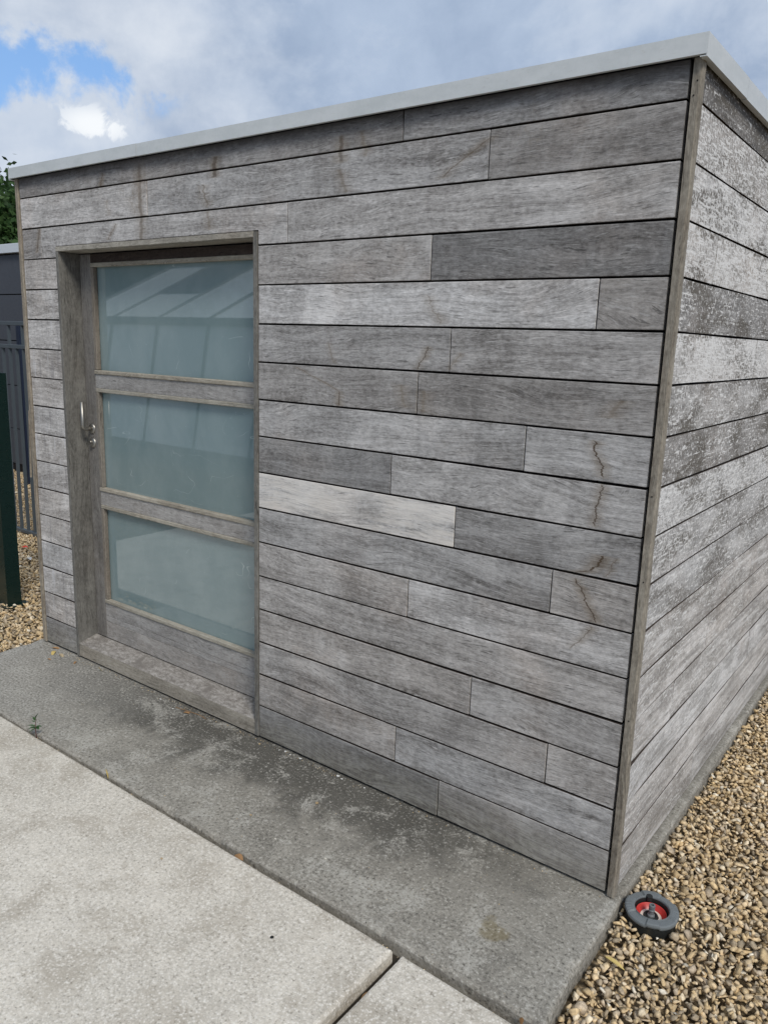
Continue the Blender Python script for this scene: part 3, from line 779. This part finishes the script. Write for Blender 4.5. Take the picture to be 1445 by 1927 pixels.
# ------------------------------------------------------------------ building beyond
bl = thing('flat_roofed_building', 'low dark grey panelled building with pale metal roof edge behind the railing fence', 'building', (-12, 6, -.08))
BX, BY = -8.66, 2.95
link('wall', nb(-16, BX-.01, BY+.03, 9, -.06, 2.64), M_DARK, bl)
zs = [.045, .50, 1.052, 1.605, 2.160, 2.632]
for i in range(5):
    for j, (a, b) in enumerate(((-16, -13.6), (-13.59, -11.2), (-11.19, BX))):
        link('panel', nb(a, b, BY, BY+.03, zs[i]+.006, zs[i+1]-.006, bev=.002), M_PANEL, bl)
    link('panel', nb(BX-.009, BX+.021, BY+.032, 9, zs[i]+.006, zs[i+1]-.006, bev=.002), M_PANEL, bl)
link('coping', nb(-16.1, BX+.06, BY-.05, 9.1, 2.640, 2.745, bev=.004), M_COPING, bl)
link('plinth', nb(-16, BX-.005, BY+.01, 8.9, -.08, .045), M_DARK, bl)
link('downpipe', nb(BX+.023, BX+.085, BY-.04, BY+.02, 2.06, 2.639, bev=.004), M_WHITE, bl)
bb = thing('brick_pier', 'narrow brown brick pier showing beside the dark panelled building', 'pier', (BX+.2, BY+.3, -.08))
bm = bmesh.new()
for i in range(30):
    z = -.08+i*.0715
    for (a, b) in (((0, .21), (.22, .43)) if i % 2 else ((0, .10), (.11, .32), (.33, .43))):
        box(bm, BX+.03+a, BX+.03+b, BY+.10, BY+.20, z, z+.062)
link('brickwork', bm, M_BRICK, bb); bb.children[0]['kind'] = 'stuff'
tag(link('navy_post', nb(-8.185, -8.115, 2.56, 2.63, -.07, 1.80, bev=.003), M_NAVY), 'slim navy blue upright post in front of the dark building', 'post')

# ------------------------------------------------------------------ trees


def cross_quads(C, size, seed):
    n = len(C); r = np.random.default_rng(seed)
    a = r.normal(size=(n, 3)); a /= np.linalg.norm(a, axis=1)[:, None]
    b = r.normal(size=(n, 3)); b -= a*(a*b).sum(1)[:, None]; b /= np.linalg.norm(b, axis=1)[:, None]
    s = size*r.uniform(.6, 1.3, n)[:, None]
    V = np.stack([C-a*s, C+b*s*.55, C+a*s, C-b*s*.55], 1).reshape(-1, 3)
    F = np.arange(n*4).reshape(-1, 4)
    return V, F


def np_mesh(name, V, F, mat, parent=None, col=None, origin=(0, 0, 0)):
    me = bpy.data.meshes.new(name); k = F.shape[1]; V = V-np.array(origin)
    me.vertices.add(len(V)); me.vertices.foreach_set('co', V.astype(np.float32).ravel())
    me.loops.add(F.size); me.loops.foreach_set('vertex_index', F.astype(np.int32).ravel())
    me.polygons.add(len(F)); me.polygons.foreach_set('loop_start', np.arange(0, F.size, k, dtype=np.int32)); me.polygons.foreach_set('loop_total', np.full(len(F), k, dtype=np.int32))
    me.update(calc_edges=True); me.validate()
    if col is not None:
        ca = me.color_attributes.new('col', 'FLOAT_COLOR', 'POINT'); ca.data.foreach_set('color', col.astype(np.float32).ravel())
    me.materials.append(mat)
    o = bpy.data.objects.new(name, me); COL.objects.link(o)
    if parent is not None: o.parent = parent; o.location = Vector(origin)-world_loc(parent)
    else: o.location = origin
    return o


def tree(loc, H, R, label, seed, c0, c1, nclump=150, per=90, low=.12, leaf=.075):
    r = np.random.default_rng(seed); t = thing('tree', label, 'tree', loc, None)
    L = Vector(loc); bm = bmesh.new(); tube(bm, [L, L+Vector((.05, 0, H*.3)), L+Vector((-.05, .1, H*.6)), L+Vector((0, 0, H*.93))], [.17, .13, .08, .02], 10)
    link('trunk', bm, M_BARK, t)
    cen = []
    bm = bmesh.new()
    for i in range(nclump):
        h = r.uniform(low, 1.0); rad = R*math.sqrt(max(.02, 1-((h-.42)/.60)**2))*r.uniform(.35, 1.0); th = r.uniform(0, 6.283)
        p = np.array([L.x+rad*math.cos(th), L.y+rad*math.sin(th), L.z+h*H]); cen.append(p)
        if i % 4 == 0: tube(bm, [L+Vector((0, 0, max(.2, h*.75)*H)), (L+Vector((0, 0, h*H*.9))+Vector(p))/2, Vector(p)], [.035, .022, .008], 5)
    link('limb', bm, M_BARK, t)
    cen = np.array(cen); cr = R*r.uniform(.10, .22, nclump)
    C = np.repeat(cen, per, 0)+r.normal(size=(nclump*per, 3))*np.repeat(cr, per)[:, None]*np.array([1, 1, .75])
    V, F = cross_quads(C, leaf, seed+1)
    tt = np.repeat(np.clip(np.repeat(r.uniform(0, 1, nclump), per)*.6+r.uniform(0, .4, nclump*per), 0, 1), 4)[:, None]
    col = np.hstack([np.array(c0)*(1-tt)+np.array(c1)*tt, np.ones((len(V), 1))])
    np_mesh('crown', V, F, M_TLEAF, t, col, loc)


tree((-17.5, 7.6, -.1), 4.6, 2.1, 'dense mid green tree rising behind the dark panelled building', 3, (.018, .048, .014), (.07, .13, .035), 260, 110)
tree((-23.5, 9.6, -.1), 6.1, 2.8, 'taller airy tree with sky showing through behind the dark building', 4, (.022, .045, .018), (.085, .13, .055), 240, 70, .1, .085)
tree((-19.5, 11.0, -.1), 4.5, 2.2, 'dark green tree at the right of the trees behind the building', 5, (.014, .036, .014), (.05, .095, .03), 240, 100)

tree((-19.5, -12.5, -.1), 8.0, 3.6, 'tall dark tree beyond the end of the greenhouse, opposite the shed door', 8, (.014, .036, .014), (.05, .085, .03), 150, 60, .05, .22)
tree((-25.5, -12.0, -.1), 9.0, 4.2, 'broad dark tree left of the tall one beyond the greenhouse', 9, (.014, .036, .014), (.05, .085, .03), 150, 60, .05, .24)
# ------------------------------------------------------------------ greenhouse opposite (seen only as a reflection in the door)
gh = thing('greenhouse', 'long pitched greenhouse with grey glazing bars standing opposite the shed door', 'greenhouse', (-6, -7, -.08))
GX = [-12.57+1.235*i for i in range(11)]; ye, yb, yr = -5.76, -5.40, -8.05; ze, zr = 1.96, 3.05


def quadslab(p, th=.006):
    bm = bmesh.new(); a = [Vector(q) for q in p]; nrm = (a[1]-a[0]).cross(a[2]-a[0]).normalized()*th
    A = [bm.verts.new(q) for q in a]; B = [bm.verts.new(q-nrm) for q in a]
    bm.faces.new(A); bm.faces.new(B[::-1])
    for i in range(4): bm.faces.new((A[i], B[i], B[(i+1) % 4], A[(i+1) % 4]))
    return bm


for i in range(10):
    xa, xb_ = GX[i]+.02, GX[i+1]-.02
    link('glass_panel', quadslab([(xa, yb, .02), (xb_, yb, .02), (xb_, ye, ze-.03), (xa, ye, ze-.03)]), M_GHG, gh)
    link('roof_panel', quadslab([(xa, ye-.02, ze+.03), (xb_, ye-.02, ze+.03), (xb_, yr, zr), (xa, yr, zr)]), M_GHG, gh)
    if i in (1, 6):
        f0, f1_ = .42, .98; q = lambda f: (ye-.02+(yr-ye+.02)*f, ze+.06+(zr-ze-.03)*f)
        link('roof_vent', quadslab([(xa+.03, *q(f0)), (xb_-.03, *q(f0)), (xb_-.03, *q(f1_)), (xa+.03, *q(f1_))]), M_PANEL, gh)
    link('roof_panel', quadslab([(xb_, 2*yr-ye, ze), (xa, 2*yr-ye, ze), (xa, yr, zr-.02), (xb_, yr, zr-.02)]), M_GHG, gh)
for x in GX:
    bm = bmesh.new(); tube(bm, [(x, yb+.01, -.08), (x, ye+.01, ze)], .032, 6); link('wall_post', bm, M_GHF, gh)
    bm = bmesh.new(); tube(bm, [(x, ye+.005, ze+.02), (x, yr, zr+.03)], .034, 6); link('rafter', bm, M_GHF, gh)
link('gutter', nb(GX[0]-.1, GX[-1]+.1, ye-.03, ye+.07, ze-.06, ze+.05), M_GHF, gh)
link('ridge', nb(GX[0]-.05, GX[-1]+.05, yr-.04, yr+.04, zr, zr+.07), M_GHF, gh)
link('gable_wall', nb(GX[0]-.03, GX[0]-.01, 2*yr-ye, ye-.1, -.08, ze), M_GHG, gh)

# ------------------------------------------------------------------ gravel


def stone_protos(n, pts, seed):
    r = np.random.default_rng(seed); out = []
    for i in range(n):
        bm = bmesh.new(); P = r.normal(size=(pts, 3)); P /= np.linalg.norm(P, axis=1)[:, None]
        P *= r.uniform(.80, 1.12, (pts, 1)); P *= np.array([1.08, r.uniform(.62, 1.0), r.uniform(.34, .62)])
        for p in P: bm.verts.new(p)
        bmesh.ops.convex_hull(bm, input=bm.verts)
        bmesh.ops.delete(bm, geom=[v for v in bm.verts if not v.link_faces], context='VERTS')
        bmesh.ops.triangulate(bm, faces=bm.faces); bm.verts.index_update()
        out.append((np.array([v.co[:] for v in bm.verts]), np.array([[v.index for v in f.verts] for f in bm.faces]))); bm.free()
    return out


def stones(name, label, pos, size, protos, seed):
    r = np.random.default_rng(seed); n = len(pos); pid = r.integers(0, len(protos), n)
    pal = np.array([(.60, .445, .25), (.70, .54, .335), (.55, .415, .24), (.46, .37, .255), (.74, .62, .44), (.34, .275, .19), (.57, .46, .33), (.76, .69, .56)])
    cols = pal[r.choice(8, n, p=[.24, .2, .18, .12, .1, .08, .06, .02])]*r.uniform(.8, 1.18, (n, 1))
    # random tilt limited so that stones lie flat-ish
    yaw = r.uniform(0, 6.283, n); ax = r.normal(0, .55, n); ay = r.normal(0, .55, n)
    cz, sz_ = np.cos(yaw), np.sin(yaw); cx, sx_ = np.cos(ax), np.sin(ax); cy, sy_ = np.cos(ay), np.sin(ay)
    Z = np.zeros(n); O = np.ones(n)
    Rz = np.stack([cz, -sz_, Z, sz_, cz, Z, Z, Z, O], 1).reshape(n, 3, 3)
    Rx = np.stack([O, Z, Z, Z, cx, -sx_, Z, sx_, cx], 1).reshape(n, 3, 3)
    Ry = np.stack([cy, Z, sy_, Z, O, Z, -sy_, Z, cy], 1).reshape(n, 3, 3)
    R = Rx@Ry@Rz
    Vs, Fs, Cs, off = [], [], [], 0
    for k, (pv, pf_) in enumerate(protos):
        ix = np.where(pid == k)[0]
        if not len(ix): continue
        v = np.einsum('nij,mj->nmi', R[ix], pv)*size[ix][:, None, None]+pos[ix][:, None, :]
        Vs.append(v.reshape(-1, 3)); Fs.append((pf_[None]+(np.arange(len(ix))*len(pv))[:, None, None]+off).reshape(-1, 3))
        Cs.append(np.hstack([np.repeat(cols[ix], len(pv), 0), np.ones((len(ix)*len(pv), 1))])); off += len(ix)*len(pv)
    o = np_mesh(name, np.vstack(Vs), np.vstack(Fs), M_STONE, None, np.vstack(Cs))
    return tag(o, label, 'gravel', kind='stuff')


def scatter(x0, x1, y0, y1, sp, seed, keep):
    r = np.random.default_rng(seed); gx, gy = np.meshgrid(np.arange(x0, x1, sp), np.arange(y0, y1, sp))
    p = np.stack([gx.ravel(), gy.ravel()], 1)+r.uniform(-.55, .55, (gx.size, 2))*sp
    return p[keep(p)]


def hgt(p): return .010*np.exp(-((p[:, 0]-.146)**2+(p[:, 1]-.022)**2)/.02)+.006*np.sin(p[:, 0]*5+1.3*np.sin(p[:, 1]*4))+.006*np.sin(p[:, 1]*6.3+1)


def keep_right(p):
    edge = np.where(p[:, 1] < .02, .072-(p[:, 1]+.6)*.03, .050)+.006
    d = np.hypot(p[:, 0]-HC.x, p[:, 1]-HC.y)
    return (p[:, 0] > edge) & (d > .082)


def project(p):
    d = np.stack([p[:, 0]-CAM.x, p[:, 1]-CAM.y, np.full(len(p), -.05-CAM.z)], 1)
    zc = d@np.array(fw); return 722.5+1482.6*(d@np.array(rt))/zc, zc


def keep_left(p):
    xs, zc = project(p); d = np.stack([p[:, 0]-CAM.x, p[:, 1]-CAM.y], 1)
    return (zc > 0) & (xs > -190) & (xs < 230) & ((p[:, 0] < -3.44) | ((p[:, 0] < -3.39) & (p[:, 1] < -.02))) & ~((p[:, 1] < -.60) & (p[:, 0] > -5.1)) & (p[:, 1] < 2.93)


proA = stone_protos(50, 11, 5); proB = stone_protos(20, 10, 6)
for nm, (x0, x1, y0, y1), sp, kp, pro, sz0, lab, sd in (
        ('gravel', (.05, 1.6, -1.1, 4.0), .0168, keep_right, proA, .0114, 'tan angular gravel beside the shed and slab on the right', 21),
        ('gravel', (-9.4, -3.3, -.62, 3.0), .024, keep_left, proB, .0150, 'tan gravel between the shed, the green post and the railing fence', 22)):
    L1 = scatter(x0, x1, y0, y1, sp, sd, kp); L2 = scatter(x0, x1, y0, y1, sp*1.35, sd+50, kp)
    r = np.random.default_rng(sd)
    s1 = sz0*r.lognormal(0, .24, len(L1)); s2 = sz0*r.lognormal(.05, .28, len(L2))
    s1 = np.clip(s1, .006, .026); s2 = np.clip(s2, .006, .028)
    P1 = np.column_stack([L1, -.060+hgt(L1)+r.uniform(-.004, .004, len(L1))]); P2 = np.column_stack([L2, -.046+hgt(L2)+r.uniform(-.005, .006, len(L2))])
    stones(nm, lab, np.vstack([P1, P2]), np.concatenate([s1, s2]), pro, sd+5)

# grit in the open joint and along the foot of the wall
r = np.random.default_rng(77); n = 700
gx = r.uniform(-4.2, .04, n); gp_ = np.column_stack([gx, -.616-.0035*(gx+3.4)/1.0+r.normal(0, .004, n), np.full(n, -.040)+r.uniform(-.01, .012, n)])
gx2 = np.concatenate([r.uniform(-3.3, -1.0, 220), r.uniform(-1.0, 0, 40)]); gw = np.column_stack([gx2, -.006-np.abs(r.normal(0, .016, len(gx2))), np.full(len(gx2), -.0105)])
gs = np.column_stack([r.uniform(-2.6, .03, 90), r.uniform(-.58, -.05, 90), np.full(90, -.011)])
al = np.vstack([gp_, gw, gs]); stones('grit', 'fine grit lying in the joint and on the dark slab', al, np.concatenate([r.uniform(.0025, .006, n), r.uniform(.0012, .0032, len(gw)), r.uniform(.001, .0026, 90)]), proB, 78)

# ------------------------------------------------------------------ small things on the slabs
proP = stone_protos(8, 22, 9)


def pebble(name, label, cat, x, y, z, s, mat, squash=.7, group=None):
    v, f = random.choice(proP); bm = bmesh.new(); vs = [bm.verts.new((x+a*s, y+b*s, z+c*s*squash+s*.35)) for a, b, c in v]
    for t in f: bm.faces.new([vs[i] for i in t])
    bmesh.ops.recalc_face_normals(bm, faces=bm.faces); return tag(link(name, bm, mat, smooth=False), label, cat, group)


M_PEB = plain('tan_pebble', (.42, .31, .18), .8, .2, .2, 80); M_PEBW = plain('pale_pebble', (.66, .62, .54), .8, .2, .1, 80)
for x, y, s, mm, lab in ((-1.075, -.214, .0085, M_PEB, 'largest tan pebble on the dark slab, midway along the wall'),
                        (-1.213, -.431, .006, M_PEB, 'small tan pebble on the dark slab left of the larger one'),
                        (-1.04, -.476, .005, M_PEBW, 'pale pebble on the dark slab near its front edge'),
                        (-.83, -.445, .0055, M_PEBW, 'white pebble on the dark slab nearest to the camera'),
                        (-1.574, -.035, .0055, M_PEB, 'small tan pebble at the foot of the wall just right of the door'),
                        (-2.257, -.042, .0065, M_BITS, 'white chip on the black stain below the door sill, left one'),
                        (-2.13, -.068, .006, M_BITS, 'white chip on the black stain below the door sill, right one')):
    pebble('pebble', lab, 'pebble', x, y, -.012, s, mm)
pebble('pebble', 'small brown pebble lying on the pale paving slab', 'pebble', -1.262, -.801, -.012, .0055, M_PEB)
CL = ['second from the door frame', 'third from the door frame', 'fourth from the door frame', 'the biggest one', 'just right of the biggest one', 'the smallest, nearest the door frame', 'farthest right, alone']
for i, (x, y, s) in enumerate(((-1.44, -.010, .007), (-1.405, -.016, .006), (-1.35, -.012, .0075), (-1.137, -.014, .009), (-1.112, -.020, .006), (-1.47, -.018, .004), (-1.0, -.012, .005))):
    pebble('crumb', 'white plaster crumb at the wall foot, '+CL[i], 'crumb', x, y, -.012, s, M_BITS, .5, 'white crumbs along the wall foot')


def leafmesh(bm, base, dr, L, wd, curl=.3, upv=Vector((0, 0, 1)), n=6, th=.0006):
    dr = Vector(dr).normalized(); side = dr.cross(upv).normalized(); nn = side.cross(dr)
    prev = None
    for i in range(n+1):
        t = i/n; ww = wd*math.sin(math.pi*min(1, t*.93+.05))**.8; p = Vector(base)+dr*L*t+nn*(curl*L*(t*t)*-1+.0)
        c = [bm.verts.new(p-side*ww+nn*ww*.35), bm.verts.new(p), bm.verts.new(p+side*ww+nn*ww*.35)]
        lo = [bm.verts.new(v.co-nn*th) for v in c]
        if prev:
            a, al = prev
            for k in range(2):
                bm.faces.new((a[k], a[k+1], c[k+1], c[k])); bm.faces.new((al[k+1], al[k], lo[k], lo[k+1]))
        prev = (c, lo)
    return bm


sd = thing('seedling', 'green weed seedling with a reddish stem growing from the joint at the left', 'plant', (-2.378, -.618, -.02))
bm = bmesh.new(); tube(bm, [(-2.378, -.618, -.03), (-2.376, -.620, .02), (-2.380, -.618, .045), (-2.372, -.616, .068)], [.0022, .0017, .0013, .0009], 6); link('stem', bm, M_STEM, sd)
B0 = Vector((-2.378, -.618, 0))
for (z, dx, dy, dz, L, wd) in ((.066, .35, .2, 1.2, .036, .0075), (.060, -.6, -.1, .9, .020, .006), (.052, -.9, -.4, .45, .020, .003), (.030, .8, .45, .35, .028, .007), (.028, .8, .1, .05, .022, .008),
                            (.034, -.95, -.55, .2, .036, .0055), (.028, -.8, -.75, -.05, .034, .008), (.022, -.6, -.9, -.3, .03, .005), (.024, -1, -.2, -.1, .026, .007)):
    bm = leafmesh(bmesh.new(), B0+Vector((0, 0, z)), (dx, dy, dz), L, wd, .2); link('leaf', bm, M_LEAF, sd)
bm = leafmesh(bmesh.new(), (-1.840, -.618, -.016), (.10, .05, 1), .040, .0048, -.35); tag(link('curled_leaf', bm, M_YEL), 'thin curled yellow leaf standing up from the joint between the slabs', 'leaf')
bm = leafmesh(bmesh.new(), (-1.095, -.618, -.022), (.9, -.1, .30), .042, .012, .3); tag(link('dry_leaf', bm, M_DRY), 'reddish brown dry leaf stuck in the joint before the dark slab', 'leaf')
bm = leafmesh(bmesh.new(), (.012, -.612, -.03), (.1, -.2, 1), .035, .006, .1); tag(link('dry_leaf', bm, M_DRY), 'upright brown leaf in the joint at the near right end of the dark slab', 'leaf')
bm = leafmesh(bmesh.new(), (-.386, -.80, -.055), (.2, .9, .6), .03, .006, .1); tag(link('dry_leaf', bm, M_DRY), 'small brown leaf in the gap between the two pale slabs', 'leaf')
for (x, y, d, L, lab, mt) in ((-3.24, -.03, (.8, .5, .15), .05, 'brown leaf of the pair nearest the left corner of the shed', M_DRY), (-3.19, -.045, (.6, -.6, .2), .055, 'yellowish leaf beside the left corner of the shed', M_YEL),
                        (-3.13, -.05, (.9, -.2, .2), .05, 'larger tan leaf lying below the short boards left of the door', M_STRAW), (-2.97, -.05, (.4, -.6, .2), .03, 'small orange brown leaf left of the door sill', M_DRY),
                        (-2.76, -.035, (-.1, -.3, 1), .028, 'curled yellow leaf standing under the left end of the sill', M_YEL), (-3.12, -.13, (.7, .2, .1), .026, 'dark brown leaf out on the slab left of the door', M_DRY),
                        (-2.06, -.06, (.8, .5, .15), .035, 'tan leaf on the black stain under the middle of the sill', M_DRY)):
    bm = leafmesh(bmesh.new(), (x, y, -.009), d, L, L*.2, .35); tag(link('dry_leaf', bm, mt), lab, 'leaf')
bm = bmesh.new(); tube(bm, [(-2.13, -.05, -.009), (-2.06, -.045, -.004), (-1.98, -.03, -.008), (-1.93, -.035, -.009)], .0012, 5); tag(link('twig', bm, M_DRY), 'thin twig lying below the door sill', 'twig')
bm = leafmesh(bmesh.new(), (.095, -.225, -.040), (1, -.1, .12), .06, .008, .25); tag(link('straw_leaf', bm, M_YEL), 'pale dried leaf lying on the gravel in front of the hose reel', 'leaf')
bm = leafmesh(bmesh.new(), (-5.50, 1.02, -.045), (1, .3, .35), .075, .028, .2); tag(link('red_scrap', bm, M_REDS), 'bright red scrap lying on the gravel beside the green post', 'litter')
bm = leafmesh(bmesh.new(), (-5.16, .90, -.040), (1, -.3, .2), .075, .018, .2); tag(link('paper_scrap', bm, M_BITS), 'whitish scrap lying on the gravel between post and shed', 'litter')
pts_tw = [((-4.6, -.02, -.035), (-4.1, .06, -.03), (-3.7, .01, -.035)), ((-4.3, -.12, -.035), (-3.95, -.02, -.028), (-3.62, -.12, -.035)), ((-3.95, -.2, -.035), (-3.85, -.05, -.025), (-3.82, .12, -.035)),
          ((-5.7, .95, -.035), (-5.4, 1.02, -.03), (-5.0, .9, -.035)), ((-4.5, .02, -.035), (-4.2, -.1, -.03), (-4.0, -.22, -.035))]
for i, t in enumerate(pts_tw):
    bm = tube(bmesh.new(), t, .0028, 5); tag(link('twig', bm, M_STRAW), ('longest straw twig on the gravel in front of the green post', 'slanting straw twig on the gravel close to the slab corner', 'straw twig pointing away from the camera beside the green post base', 'pale twig on the gravel below the railing fence by the red scrap', 'short straw twig crossing the longest one near the green post')[i], 'twig', 'dry twigs on the gravel near the green post')
# drain pinhole mark in the pale slab
bm = bmesh.new(); lathe(bm, [(.0001, 0), (.004, 0), (.0042, .0012), (.0060, .0006)], (-.712, -.822, -.0115), 12); tag(link('bolt_hole', bm, M_PBLACK, pave), None)
